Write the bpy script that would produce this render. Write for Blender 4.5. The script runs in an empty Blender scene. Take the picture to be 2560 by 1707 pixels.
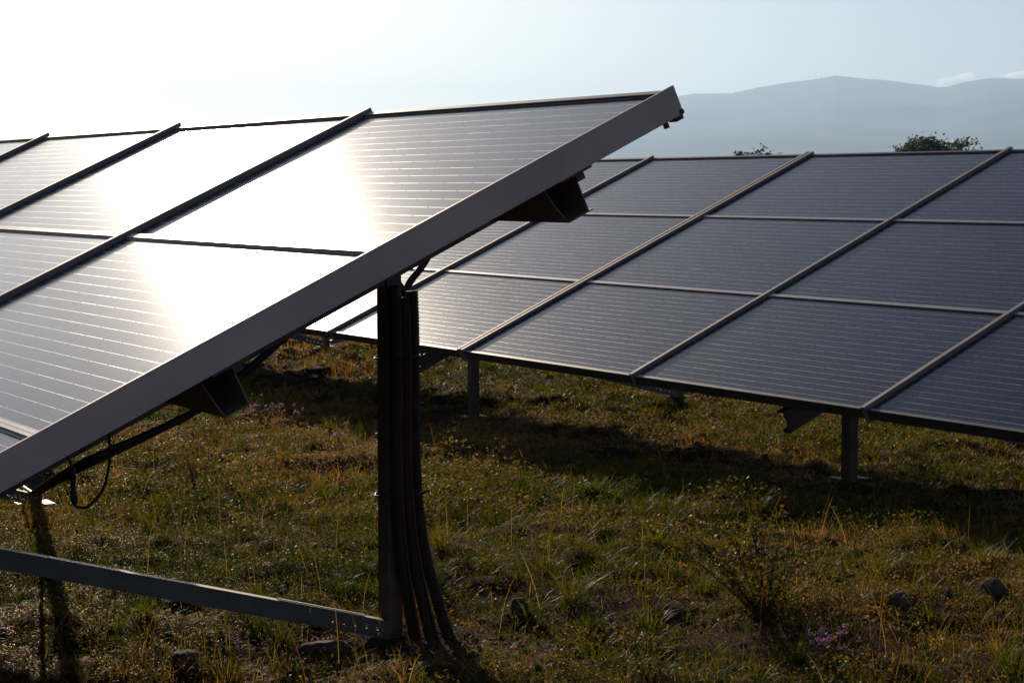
import bpy, math, random
import numpy as np
from mathutils import Vector, Matrix

random.seed(7)
rng = np.random.default_rng(11)
scene = bpy.context.scene
COL = scene.collection
R = math.radians

# ------------------------------------------------------------------ geometry of the place
EYE = 1.48                                   # camera height over the ground at the near table
YAW, PITCHW, ROWH = R(30.4), 1.97, 1.03
NEAR_TILT, FAR_TILT = R(25.3), R(24.4)
A = Vector((-math.sin(YAW), math.cos(YAW), 0.0))          # along a table
B = Vector((math.cos(YAW), math.sin(YAW), 0.0))           # horizontal, towards the high edge
NEAR0 = Vector((0.4379, 5.789, 0.289 + EYE))              # high end corner of the near table
FAR0 = Vector((3.096, 12.505, 0.2485 + EYE))              # high end of a rail of the far tables
SUN_AZ, SUN_EL = R(-14.9), R(15.5)                         # azimuth left of +Y

def sdz(s, d, z):
    return A * s + B * d + Vector((0, 0, z))

# ------------------------------------------------------------------ smooth noise for the terrain
def _hash(ix, iy, seed):
    h = (ix * 374761393 + iy * 668265263 + seed * 974711) & 0x7fffffff
    h = ((h ^ (h >> 13)) * 1274126177) & 0x7fffffff
    return ((h ^ (h >> 16)) & 0xffff) / 65535.0

def vnoise(x, y, scale, seed=0):
    x = np.asarray(x, dtype=np.float64) * scale; y = np.asarray(y, dtype=np.float64) * scale
    ix = np.floor(x).astype(np.int64); iy = np.floor(y).astype(np.int64)
    fx = x - ix; fy = y - iy
    fx = fx * fx * (3 - 2 * fx); fy = fy * fy * (3 - 2 * fy)
    a = _hash(ix, iy, seed); b = _hash(ix + 1, iy, seed)
    c = _hash(ix, iy + 1, seed); d = _hash(ix + 1, iy + 1, seed)
    return (a * (1 - fx) + b * fx) * (1 - fy) + (c * (1 - fx) + d * fx) * fy

def fbm(x, y, scale, seed=0, octaves=4):
    v = 0; amp = 1; tot = 0
    for o in range(octaves):
        v = v + amp * vnoise(x, y, scale * 2 ** o, seed + o * 17); tot += amp; amp *= 0.5
    return v / tot

def sstep(a, b, x):
    t = np.clip((np.asarray(x, dtype=np.float64) - a) / (b - a), 0, 1)
    return t * t * (3 - 2 * t)

def ground_z(x, y):
    x = np.asarray(x, dtype=np.float64); y = np.asarray(y, dtype=np.float64)
    near = (1 - sstep(24, 40, y)) * (1 - sstep(8, 16, np.abs(x)))
    z = -0.115 * sstep(7.5, 10.5, y) - 0.055 * sstep(10.8, 14.0, y)
    bumps = (fbm(x, y, 0.9, 3) - 0.5) * 0.09 + (fbm(x, y, 3.4, 9) - 0.5) * 0.13 + (fbm(x, y, 9, 5, 2) - 0.5) * 0.06
    z = z + bumps * near
    # rubble heaped round the foot of the near post
    d2 = ((x + 0.33) / 0.42) ** 2 + ((y - 6.35) / 0.4) ** 2
    k_ = np.exp(-d2); z = z * (1 - k_) - 0.004 * k_
    return z

def gz(x, y):
    return float(ground_z(np.array([x]), np.array([y]))[0])

# ------------------------------------------------------------------ object helpers
def tag(o, label=None, cat=None, group=None, kind=None):
    if label: o['label'] = label
    if cat: o['category'] = cat
    if group: o['group'] = group
    if kind: o['kind'] = kind
    return o

def empty(name, loc):
    o = bpy.data.objects.new(name, None)
    o.empty_display_size = 0.1
    COL.objects.link(o)
    o.location = loc
    return o

class MB:
    """collects shapes in world coordinates, then links them as ONE mesh object"""
    def __init__(self):
        self.v = []; self.f = []
    def add(self, verts, faces):
        k = len(self.v)
        self.v += [tuple(p) for p in verts]
        self.f += [tuple(i + k for i in f) for f in faces]
        return self
    def frame_box(self, o, ex, ey, ez, x0, x1, y0, y1, z0, z1):
        P = [o + ex * x + ey * y + ez * z for z in (z0, z1) for y in (y0, y1) for x in (x0, x1)]
        F = [(0, 2, 3, 1), (4, 5, 7, 6), (0, 1, 5, 4), (2, 6, 7, 3), (0, 4, 6, 2), (1, 3, 7, 5)]
        return self.add(P, F)
    def extrude(self, prof, p0, p1, ex, ey, cap=True):
        """closed profile [(x,y)] swept straight from p0 to p1"""
        n = len(prof)
        V = [p0 + ex * x + ey * y for x, y in prof] + [p1 + ex * x + ey * y for x, y in prof]
        F = [(i, (i + 1) % n, n + (i + 1) % n, n + i) for i in range(n)]
        if cap:
            F += [tuple(range(n))[::-1], tuple(range(n, 2 * n))]
        return self.add(V, F)
    def tube(self, pts, rad, seg=10, ribs=None):
        pts = [Vector(p) for p in pts]
        rr = rad if isinstance(rad, (list, tuple)) else [rad] * len(pts)
        rings = []
        side = None
        for i, p in enumerate(pts):
            t = (pts[min(i + 1, len(pts) - 1)] - pts[max(i - 1, 0)]).normalized()
            if side is None:
                side = t.cross(Vector((0.31, 0.17, 0.93)))
                if side.length < 1e-3: side = t.cross(Vector((1, 0, 0)))
            side = (side - t * side.dot(t)).normalized()
            up = t.cross(side)
            rings.append([p + (side * math.cos(2 * math.pi * k / seg) + up * math.sin(2 * math.pi * k / seg)) * rr[i] for k in range(seg)])
        V = [q for r in rings for q in r]; F = []
        for i in range(len(rings) - 1):
            for k in range(seg):
                F.append((i * seg + k, i * seg + (k + 1) % seg, (i + 1) * seg + (k + 1) % seg, (i + 1) * seg + k))
        F.append(tuple(range(seg))[::-1]); F.append(tuple((len(rings) - 1) * seg + k for k in range(seg)))
        return self.add(V, F)
    def mesh(self, name, mat, origin=Vector((0, 0, 0)), smooth=False):
        m = bpy.data.meshes.new(name)
        m.from_pydata([(Vector(p) - origin) for p in self.v], [], self.f)
        m.materials.append(mat)
        if smooth:
            m.polygons.foreach_set('use_smooth', [True] * len(m.polygons))
        m.update()
        return m
    def build(self, name, mat, parent=None, origin=None, smooth=False):
        """parent: an unrotated Empty (or part under one) at a known world origin"""
        if origin is None:
            origin = world_of(parent) if parent else Vector((0, 0, 0))
        o = bpy.data.objects.new(name, self.mesh(name, mat, origin, smooth))
        COL.objects.link(o)
        if parent:
            o.parent = parent
        else:
            o.location = origin
        return o

def world_of(o):
    p = Vector((0, 0, 0))
    while o:
        p += o.location; o = o.parent
    return p

def bevel(o, w=0.003, seg=2):
    md = o.modifiers.new('bevel', 'BEVEL'); md.width = w; md.segments = seg; md.limit_method = 'ANGLE'
    return o

def smooth_path(pts, n=8):
    pts = [Vector(p) for p in pts]
    out = []
    for i in range(len(pts) - 1):
        p0 = pts[max(i - 1, 0)]; p1 = pts[i]; p2 = pts[i + 1]; p3 = pts[min(i + 2, len(pts) - 1)]
        for k in range(n):
            t = k / n
            out.append(0.5 * ((2 * p1) + (p2 - p0) * t + (2 * p0 - 5 * p1 + 4 * p2 - p3) * t * t + (3 * p1 - p0 - 3 * p2 + p3) * t ** 3))
    out.append(pts[-1])
    return out

# ------------------------------------------------------------------ materials
class NT:
    def __init__(self, name):
        self.m = bpy.data.materials.new(name); self.m.use_nodes = True
        self.t = self.m.node_tree; self.t.nodes.clear()
        self.out = self.t.nodes.new('ShaderNodeOutputMaterial')
    def n(self, typ, **kw):
        nd = self.t.nodes.new(typ)
        for k, v in kw.items():
            if k.startswith('i_'):
                nd.inputs[k[2:].replace('_', ' ')].default_value = v
            else:
                setattr(nd, k, v)
        return nd
    def l(self, a, b): self.t.links.new(a, b)
    def math(self, op, a, b=None, c=None):
        nd = self.t.nodes.new('ShaderNodeMath'); nd.operation = op
        for i, q in enumerate((a, b, c)):
            if q is None: continue
            if isinstance(q, (int, float)): nd.inputs[i].default_value = q
            else: self.l(q, nd.inputs[i])
        return nd.outputs[0]
    def mix(self, fac, a, b):
        nd = self.t.nodes.new('ShaderNodeMix'); nd.data_type = 'RGBA'
        for s, q in ((0, fac), (6, a), (7, b)):
            if isinstance(q, (int, float)): nd.inputs[s].default_value = q
            elif isinstance(q, tuple): nd.inputs[s].default_value = (*q, 1) if len(q) == 3 else q
            else: self.l(q, nd.inputs[s])
        return nd.outputs[2]
    def ramp(self, fac, stops):
        nd = self.t.nodes.new('ShaderNodeValToRGB')
        cr = nd.color_ramp
        while len(cr.elements) < len(stops): cr.elements.new(0.5)
        for e, (p, c) in zip(cr.elements, stops):
            e.position = p; e.color = (*c, 1)
        self.l(fac, nd.inputs[0]); return nd.outputs[0]
    def noise(self, scale, detail=3, rough=0.55, vec=None):
        nd = self.t.nodes.new('ShaderNodeTexNoise')
        nd.inputs['Scale'].default_value = scale; nd.inputs['Detail'].default_value = detail
        nd.inputs['Roughness'].default_value = rough
        if vec is None:
            vec = self.t.nodes.new('ShaderNodeTexCoord').outputs['Object']
        self.l(vec, nd.inputs['Vector'])
        return nd.outputs[0]
    def bump(self, h, strength, dist=0.01):
        nd = self.t.nodes.new('ShaderNodeBump'); nd.inputs['Strength'].default_value = strength
        nd.inputs['Distance'].default_value = dist
        self.l(h, nd.inputs['Height']); return nd.outputs[0]
    def principled(self, **kw):
        p = self.t.nodes.new('ShaderNodeBsdfPrincipled')
        for k, v in kw.items():
            s = p.inputs[k.replace('_', ' ')]
            if hasattr(v, 'links') or hasattr(v, 'is_output'): self.l(v, s)
            elif isinstance(v, tuple) and len(v) == 3: s.default_value = (*v, 1)
            else: s.default_value = v
        return p
    def done(self, shader):
        self.l(shader.outputs[0] if hasattr(shader, 'outputs') else shader, self.out.inputs['Surface'])
        return self.m

def metal(name, col, metallic=0.75, rough=0.42, var=0.25, scale=14):
    t = NT(name)
    nz = t.noise(scale, 4)
    fine = t.noise(scale * 9, 3)
    lo = tuple(c * (1 - var) for c in col); hi = tuple(min(1, c * (1 + var)) for c in col)
    c = t.ramp(nz, [(0.3, lo), (0.7, hi)])
    rg = t.math('ADD', t.math('MULTIPLY', fine, 0.22), rough - 0.11)
    p = t.principled(Base_Color=c, Metallic=metallic, Roughness=rg, Normal=t.bump(fine, 0.05, 0.004))
    return t.done(p)

def plain(name, col, rough=0.6, var=0.2, scale=30, spec=0.4):
    t = NT(name)
    nz = t.noise(scale, 4)
    c = t.ramp(nz, [(0.3, tuple(x * (1 - var) for x in col)), (0.7, tuple(x * (1 + var) for x in col))])
    p = t.principled(Base_Color=c, Roughness=rough, Normal=t.bump(nz, 0.1, 0.004))
    p.inputs['Specular IOR Level'].default_value = spec
    return t.done(p)

M_GALV = metal('galvanised_steel', (0.74, 0.50, 0.385), 0.15, 0.46, 0.13, 4)
M_BRACE = metal('bright_steel', (0.20, 0.165, 0.14), 0.95, 0.56, 0.15, 12)
M_POST = metal('weathered_steel', (0.135, 0.085, 0.062), 0.25, 0.55, 0.25, 12)
M_RAIL = metal('anodised_rail', (0.40, 0.285, 0.235), 0.25, 0.58, 0.14, 9)
M_ALU = metal('aluminium_frame', (0.46, 0.40, 0.36), 0.6, 0.34, 0.08, 16)
M_PURLIN = metal('purlin_steel', (0.30, 0.20, 0.14), 0.25, 0.5, 0.15, 10)
M_DARK = metal('dark_frame', (0.11, 0.09, 0.08), 0.45, 0.45, 0.2, 16)
M_RUB = plain('black_rubber', (0.018, 0.016, 0.016), 0.5, 0.2, 60)
M_COND = plain('black_conduit', (0.046, 0.024, 0.017), 0.6, 0.2, 80, 0.15)
M_RED = plain('red_stripe', (0.09, 0.013, 0.008), 0.5, 0.2, 60)
M_STONE = plain('stone', (0.105, 0.070, 0.052), 0.9, 0.5, 14, 0.1)

def glass_mat():
    t = NT('solar_cell_glass')
    uv = t.n('ShaderNodeUVMap'); uv.uv_map = 'UVMap'
    sp = t.n('ShaderNodeSeparateXYZ'); t.l(uv.outputs[0], sp.inputs[0])
    x, y = sp.outputs[0], sp.outputs[1]                  # metres: x up the slope, y along the table
    CELL = 0.1595
    bus = CELL / 3
    bx = t.math('DIVIDE', x, bus)
    fx = t.math('ABSOLUTE', t.math('SUBTRACT', t.math('FRACT', bx), 0.5))
    # thin silver ribbons, each slightly wider or narrower from cell to cell
    cellid = t.n('ShaderNodeCombineXYZ')
    t.l(t.math('FLOOR', bx), cellid.inputs[0])
    t.l(t.math('FLOOR', t.math('DIVIDE', y, CELL)), cellid.inputs[1])
    oi = t.n('ShaderNodeObjectInfo'); t.l(oi.outputs['Random'], cellid.inputs[2])
    wn = t.n('ShaderNodeTexWhiteNoise'); wn.noise_dimensions = '3D'; t.l(cellid.outputs[0], wn.inputs[0])
    wid = t.math('ADD', t.math('MULTIPLY', wn.outputs[0], 0.010), 0.0085)
    line = t.math('LESS_THAN', fx, wid)
    # gaps between the cells
    cy = t.math('ABSOLUTE', t.math('SUBTRACT', t.math('FRACT', t.math('DIVIDE', y, CELL)), 0.5))
    cx = t.math('ABSOLUTE', t.math('SUBTRACT', t.math('FRACT', t.math('DIVIDE', x, CELL)), 0.5))
    gap = t.math('MAXIMUM', t.math('GREATER_THAN', cy, 0.489), t.math('GREATER_THAN', cx, 0.489))
    line = t.math('MULTIPLY', line, t.math('LESS_THAN', cy, 0.47))
    obj = t.n('ShaderNodeTexCoord').outputs['Object']
    cry = t.n('ShaderNodeTexVoronoi'); cry.inputs['Scale'].default_value = 90; t.l(obj, cry.inputs['Vector'])
    bw = t.n('ShaderNodeRGBToBW'); t.l(cry.outputs['Color'], bw.inputs[0])
    base = t.ramp(bw.outputs[0], [(0.2, (0.009, 0.007, 0.028)), (0.8, (0.018, 0.013, 0.052))])
    base = t.mix(gap, base, (0.055, 0.050, 0.075))
    dust = t.noise(5.0, 6, 0.65)
    fine = t.noise(130, 2, 0.5)
    dustf = t.math('MULTIPLY', t.math('SUBTRACT', dust, 0.35), t.math('ADD', t.math('MULTIPLY', oi.outputs['Random'], 0.06), 0.02))
    base = t.mix(t.math('MAXIMUM', dustf, 0.0), base, (0.30, 0.28, 0.26))
    rgh = t.math('ADD', t.math('MULTIPLY', dust, 0.10), t.math('ADD', t.math('MULTIPLY', oi.outputs['Random'], 0.014), 0.080))
    nrm = t.bump(fine, 0.07, 0.005)
    p = t.principled(Base_Color=base, Roughness=rgh, IOR=1.2, Normal=nrm)
    p.inputs['Coat Weight'].default_value = 0.34; p.inputs['Coat Roughness'].default_value = 0.27; p.inputs['Coat IOR'].default_value = 1.3
    p2 = t.principled(Base_Color=(0.66, 0.63, 0.61), Metallic=0.75, Roughness=0.42)
    ms = t.n('ShaderNodeMixShader')
    t.l(line, ms.inputs[0]); t.l(p.outputs[0], ms.inputs[1]); t.l(p2.outputs[0], ms.inputs[2])
    # droppings and specks of dirt
    wob = t.n('ShaderNodeVectorMath'); wob.operation = 'MULTIPLY'; wob.inputs[1].default_value = (0.45, 1.0, 1.0)
    off = t.n('ShaderNodeVectorMath'); off.operation = 'ADD'
    t.l(obj, off.inputs[0])
    oc = t.n('ShaderNodeCombineXYZ'); t.l(t.math('MULTIPLY', oi.outputs['Random'], 37.0), oc.inputs[0]); t.l(t.math('MULTIPLY', oi.outputs['Random'], 91.0), oc.inputs[1])
    t.l(oc.outputs[0], off.inputs[1]); t.l(off.outputs[0], wob.inputs[0])
    vo = t.n('ShaderNodeTexVoronoi'); vo.inputs['Scale'].default_value = 4.5; t.l(wob.outputs[0], vo.inputs['Vector'])
    vb = t.n('ShaderNodeSeparateColor'); t.l(vo.outputs['Color'], vb.inputs[0])
    rad = t.math('MULTIPLY', t.math('POWER', vb.outputs[0], 5.0), 0.055)
    spot = t.math('LESS_THAN', t.math('ADD', vo.outputs['Distance'], t.math('MULTIPLY', fine, 0.012)), rad)
    p3 = t.principled(Base_Color=(0.42, 0.40, 0.36), Roughness=0.8)
    m3 = t.n('ShaderNodeMixShader'); t.l(spot, m3.inputs[0]); t.l(ms.outputs[0], m3.inputs[1]); t.l(p3.outputs[0], m3.inputs[2])
    return t.done(m3)
M_GLASS = glass_mat()

def leaf_mat(name, stops, trans=0.5, rough=0.45, spec=0.5):
    t = NT(name)
    at = t.n('ShaderNodeAttribute'); at.attribute_name = 'tint'
    c = t.ramp(at.outputs['Fac'], stops)
    p = t.principled(Base_Color=c, Roughness=rough)
    p.inputs['Specular IOR Level'].default_value = spec
    tr = t.n('ShaderNodeBsdfTranslucent')
    tc = t.n('ShaderNodeVectorMath'); tc.operation = 'MULTIPLY'; tc.inputs[1].default_value = (2.2, 1.95, 0.9)
    t.l(c, tc.inputs[0]); t.l(tc.outputs[0], tr.inputs['Color'])
    ms = t.n('ShaderNodeMixShader'); ms.inputs[0].default_value = trans
    t.l(p.outputs[0], ms.inputs[1]); t.l(tr.outputs[0], ms.inputs[2])
    return t.done(ms)
M_GRASS = leaf_mat('grass_blades', [(0.0, (0.024, 0.040, 0.003)), (0.45, (0.056, 0.068, 0.006)), (0.7, (0.11, 0.08, 0.016)), (0.88, (0.22, 0.13, 0.05)), (1.0, (0.22, 0.085, 0.045))], 0.6, 0.5, 0.10)
M_WEED = leaf_mat('weed_leaves', [(0.0, (0.020, 0.030, 0.003)), (0.45, (0.045, 0.052, 0.006)), (0.66, (0.085, 0.055, 0.014)), (0.84, (0.105, 0.060, 0.024)), (1.0, (0.13, 0.085, 0.045))], 0.6, 0.5, 0.10)
M_STRAW = leaf_mat('dry_stalks', [(0.0, (0.10, 0.05, 0.020)), (0.55, (0.25, 0.155, 0.08)), (1.0, (0.48, 0.33, 0.20))], 0.5, 0.48, 0.12)
M_TREE = leaf_mat('tree_leaves', [(0.0, (0.020, 0.032, 0.012)), (1.0, (0.055, 0.075, 0.022))], 0.3, 0.5)
M_PETAL = leaf_mat('purple_petals', [(0.0, (0.13, 0.05, 0.30)), (1.0, (0.30, 0.15, 0.46))], 0.4, 0.6)
M_STEM = plain('woody_stem', (0.07, 0.055, 0.035), 0.7, 0.25, 20)
M_BARK = plain('bark', (0.06, 0.05, 0.04), 0.85, 0.3, 8)

def soil_mat():
    t = NT('soil')
    obj = t.n('ShaderNodeTexCoord').outputs['Object']
    n1 = t.noise(1.3, 6, 0.6, obj); n2 = t.noise(24, 5, 0.65, obj); n3 = t.noise(110, 3, 0.6, obj)
    c = t.ramp(n1, [(0.32, (0.042, 0.016, 0.007)), (0.5, (0.070, 0.025, 0.010)), (0.68, (0.074, 0.032, 0.014))])
    c2 = t.ramp(n2, [(0.3, (0.022, 0.011, 0.006)), (0.7, (0.075, 0.034, 0.017))])
    c = t.mix(0.5, c, c2)
    sp = t.n('ShaderNodeSeparateXYZ'); t.l(obj, sp.inputs[0])
    far = t.n('ShaderNodeMapRange'); far.inputs[1].default_value = 22; far.inputs[2].default_value = 60
    t.l(sp.outputs[1], far.inputs[0])
    field = t.ramp(t.noise(0.05, 5, 0.6, obj), [(0.3, (0.045, 0.055, 0.02)), (0.7, (0.10, 0.085, 0.045))])
    c = t.mix(far.outputs[0], c, field)
    h = t.math('ADD', t.math('MULTIPLY', n2, 0.6), t.math('MULTIPLY', n3, 0.4))
    p = t.principled(Base_Color=c, Roughness=0.9, Normal=t.bump(h, 0.8, 0.03))
    p.inputs['Specular IOR Level'].default_value = 0.02
    return t.done(p)
M_SOIL = soil_mat()

def mountain_mat():
    t = NT('mountain_scrub')
    obj = t.n('ShaderNodeTexCoord').outputs['Object']
    c = t.ramp(t.noise(0.004, 8, 0.65, obj), [(0.35, (0.040, 0.046, 0.026)), (0.55, (0.055, 0.058, 0.034)), (0.7, (0.075, 0.07, 0.045))])
    p = t.principled(Base_Color=c, Roughness=0.95)
    p.inputs['Specular IOR Level'].default_value = 0.1
    return t.done(p)
M_MOUNT = mountain_mat()

# ------------------------------------------------------------------ fast mesh from arrays
def array_mesh(name, verts, loops, sizes, mat, tint=None, uv=None, smooth=False):
    m = bpy.data.meshes.new(name)
    m.vertices.add(len(verts)); m.vertices.foreach_set('co', np.ascontiguousarray(verts, dtype=np.float32).ravel())
    m.loops.add(len(loops)); m.loops.foreach_set('vertex_index', np.ascontiguousarray(loops, dtype=np.int32))
    starts = np.concatenate([[0], np.cumsum(sizes)[:-1]]).astype(np.int32)
    m.polygons.add(len(sizes)); m.polygons.foreach_set('loop_start', starts)
    m.polygons.foreach_set('loop_total', np.asarray(sizes, dtype=np.int32))
    m.materials.append(mat)
    if tint is not None:
        at = m.attributes.new('tint', 'FLOAT', 'POINT'); at.data.foreach_set('value', np.asarray(tint, dtype=np.float32))
    if smooth:
        m.polygons.foreach_set('use_smooth', np.ones(len(sizes), dtype=bool))
    m.update(calc_edges=True); m.validate()
    return m

def link_mesh(name, mesh, loc=(0, 0, 0), parent=None):
    o = bpy.data.objects.new(name, mesh); COL.objects.link(o); o.location = loc
    if parent: o.parent = parent
    return o

# ------------------------------------------------------------------ the ground: one sheet out to the horizon
def axis(lo, hi, step, far, grow=1.22):
    core = list(np.arange(lo, hi + 1e-6, step))
    d = step; p = hi; up = []
    while p < far:
        d *= grow; p += d; up.append(p)
    d = step; p = lo; dn = []
    while p > -far:
        d *= grow; p -= d; dn.append(p)
    return np.array(dn[::-1] + core + up)
gx = axis(-7.0, 8.0, 0.055, 12500); gy = axis(3.5, 25.0, 0.06, 12500)
gx[0], gx[-1], gy[0], gy[-1] = -12500, 12500, -12500, 12500
XX, YY = np.meshgrid(gx, gy)
ZZ = ground_z(XX, YY)
gv = np.stack([XX.ravel(), YY.ravel(), ZZ.ravel()], 1)
nx, ny = len(gx), len(gy)
ii = (np.arange(ny - 1)[:, None] * nx + np.arange(nx - 1)[None, :]).ravel()
gl = np.stack([ii, ii + 1, ii + nx + 1, ii + nx], 1).ravel()
tag(link_mesh('ground', array_mesh('ground', gv, gl, np.full(len(ii), 4), M_SOIL, smooth=True)), kind='structure')

# ------------------------------------------------------------------ the mountains
def ridge(az):
    pts = [(-40, .020), (-28, .024), (-18, .021), (-10, .025), (-4, .027), (0, .0315), (2.6, .038), (4.0, .0430), (4.8, .0458), (5.2, .0468), (6.3, .0470), (7.0, .0498),
           (7.8, .0518), (8.5, .0530), (9.15, .0550), (9.8, .0538), (10.6, .0526), (11.2, .0512), (11.7, .0502), (12.0, .0492), (12.3, .0496),
           (12.7, .0515), (13.4, .0532), (14.2, .0526), (15.5, .0540), (18, .050), (23, .044), (30, .05), (40, .04)]
    return np.interp(az, [p[0] for p in pts], [p[1] for p in pts])
maz = np.concatenate([np.linspace(-40, -2, 120), np.linspace(-1.95, 20, 1000), np.linspace(20.1, 40, 60)]); mr = np.concatenate([np.linspace(3600, 9000, 60), np.linspace(9080, 11500, 14)])
AZ, RR = np.meshgrid(maz, mr)
tt = np.clip((RR - 3600) / 5400, 0, 1)
top = ridge(AZ) * 9000
px = np.sin(np.radians(AZ)) * RR; py = np.cos(np.radians(AZ)) * RR
# gullies and spurs run down the slope, bending as they go
warp = (fbm(px, py, 1 / 1400.0, 51, 3) - 0.5) * 900
spur = 1 - np.abs(2 * vnoise(px + warp + 0.35 * (py - 9000), py * 0.45, 1 / 620.0, 31) - 1)
fine = fbm(px + warp * .5, py, 1 / 260.0, 77, 4) - 0.5
prof = tt ** 1.4
HH = top * prof * (1 + 0.30 * (spur - 0.5) * np.sin(np.pi * tt)) + fine * 34 * sstep(0.1, 0.5, tt) * (1 - 0.72 * sstep(0.85, 1.0, tt))
back = np.clip((RR - 9000) / 2500, 0, 1)
HH = HH * (1 - 0.65 * back ** 1.2) + EYE - 8 * (1 - sstep(0, 0.08, tt))
mv = np.stack([px.ravel(), py.ravel(), HH.ravel()], 1)
na, nr = len(maz), len(mr)
ii = (np.arange(nr - 1)[:, None] * na + np.arange(na - 1)[None, :]).ravel()
tag(link_mesh('mountain', array_mesh('mountain', mv, np.stack([ii, ii + 1, ii + na + 1, ii + na], 1).ravel(), np.full(len(ii), 4), M_MOUNT, smooth=True)), kind='structure')
# a lower, nearer hill whose shoulder shows just over the far table
haz = np.linspace(-16, 4.2, 90); hr = np.linspace(2300, 3100, 12)
AZ, RR = np.meshgrid(haz, hr)
hh = np.interp(AZ, [-16, -9, -3, 0.5, 1.6, 2.3, 2.9, 3.6, 4.2], [0, .013, .019, .0215, .0195, .0165, .0135, .006, -.004]) * 2700 + (fbm(AZ, RR / 300., 2.2, 5) - .5) * 6
HH = hh * np.sin(np.pi * np.clip((RR - 2300) / 800, 0, 1)) ** 0.8 + EYE - 3
mv = np.stack([(np.sin(np.radians(AZ)) * RR).ravel(), (np.cos(np.radians(AZ)) * RR).ravel(), HH.ravel()], 1)
na, nr = len(haz), len(hr)
ii = (np.arange(nr - 1)[:, None] * na + np.arange(na - 1)[None, :]).ravel()
tag(link_mesh('hill', array_mesh('hill', mv, np.stack([ii, ii + 1, ii + na + 1, ii + na], 1).ravel(), np.full(len(ii), 4), M_MOUNT, smooth=True)), kind='structure')

# ------------------------------------------------------------------ solar tables
def set_tilt(t):
    global U, N, TILT, BASIS
    TILT = t
    U = B * math.cos(t) + Vector((0, 0, 1)) * math.sin(t)     # up the slope
    N = U.cross(A)                                             # out of the glass
    BASIS = Matrix((U, A, N)).transposed()
set_tilt(NEAR_TILT)

def panel_meshes():
    hx, hy = ROWH / 2 - 0.0125, PITCHW / 2 - 0.026
    g = MB()
    t0, t1 = -0.030, -0.0225
    g.add([(-hx, -hy, t1), (hx, -hy, t1), (hx, hy, t1), (-hx, hy, t1), (-hx, -hy, t0), (hx, -hy, t0), (hx, hy, t0), (-hx, hy, t0)],
          [(0, 1, 2, 3), (7, 6, 5, 4), (0, 4, 5, 1), (1, 5, 6, 2), (2, 6, 7, 3), (3, 7, 4, 0)])
    gm = g.mesh('solar_panel', M_GLASS)
    uvl = gm.uv_layers.new(name='UVMap')
    for lp in gm.loops:
        c = gm.vertices[lp.vertex_index].co
        uvl.data[lp.index].uv = (c.x, c.y)
    f = MB()
    X, Y, Z = Vector((1, 0, 0)), Vector((0, 1, 0)), Vector((0, 0, 1)); O = Vector((0, 0, 0))
    fw = 0.011
    for sx in (-1, 1):
        x0, x1 = sorted((sx * (hx + 0.0015), sx * (hx - fw)))
        f.frame_box(O, X, Y, Z, x0, x1, -hy, hy, -0.062, -0.0195)
    for sy in (-1, 1):
        y0, y1 = sorted((sy * (hy + 0.0015), sy * (hy - fw * .6)))
        f.frame_box(O, X, Y, Z, -hx + fw, hx - fw, y0, y1, -0.062, -0.0200)
    fm = f.mesh('frame', M_DARK)
    return gm, fm
PANEL_MESH, FRAME_MESH = panel_meshes()

def tpt(O, s, w, h):
    return O + A * s - U * w + N * h

def c_profile(w, h, t, lip=0.0):
    """C section: web on x=0, flanges to x=w, y from 0 to h"""
    if lip:
        return [(0, 0), (w, 0), (w, lip), (w - t, lip), (w - t, t), (t, t), (t, h - t), (w - t, h - t), (w - t, h - lip), (w, h - lip), (w, h), (0, h)]
    return [(0, 0), (w, 0), (w, t), (t, t), (t, h - t), (w, h - t), (w, h), (0, h)]

def perforated(mb, o, ex, ey, ez, w, h, thick, centres, rad, half):
    """a flat strip of length w (ex), height h (ey), with round holes"""
    xs = 0.0
    for cx, cy in sorted(centres):
        x0, x1 = cx - half, cx + half
        if x0 > xs + 1e-5:
            mb.frame_box(o, ex, ey, ez, xs, x0, 0, h, 0, thick)
        mb.frame_box(o, ex, ey, ez, x0, x1, 0, cy - half, 0, thick)
        mb.frame_box(o, ex, ey, ez, x0, x1, cy + half, h, 0, thick)
        k = 16; V = []; F = []
        for z in (0, thick):
            for i in range(k):
                a = 2 * math.pi * (i + 0.5) / k
                c, s = math.cos(a), math.sin(a); m = max(abs(c), abs(s))
                V.append(o + ex * (cx + half * c / m) + ey * (cy + half * s / m) + ez * z)
            for i in range(k):
                a = 2 * math.pi * (i + 0.5) / k
                V.append(o + ex * (cx + rad * math.cos(a)) + ey * (cy + rad * math.sin(a)) + ez * z)
        for i in range(k):
            j = (i + 1) % k
            F.append((i, j, k + j, k + i)); F.append((2 * k + j, 2 * k + i, 3 * k + i, 3 * k + j)); F.append((k + i, k + j, 3 * k + j, 3 * k + i))
        mb.add(V, F)
        xs = x1
    if xs < w - 1e-5:
        mb.frame_box(o, ex, ey, ez, xs, w, 0, h, 0, thick)

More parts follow.
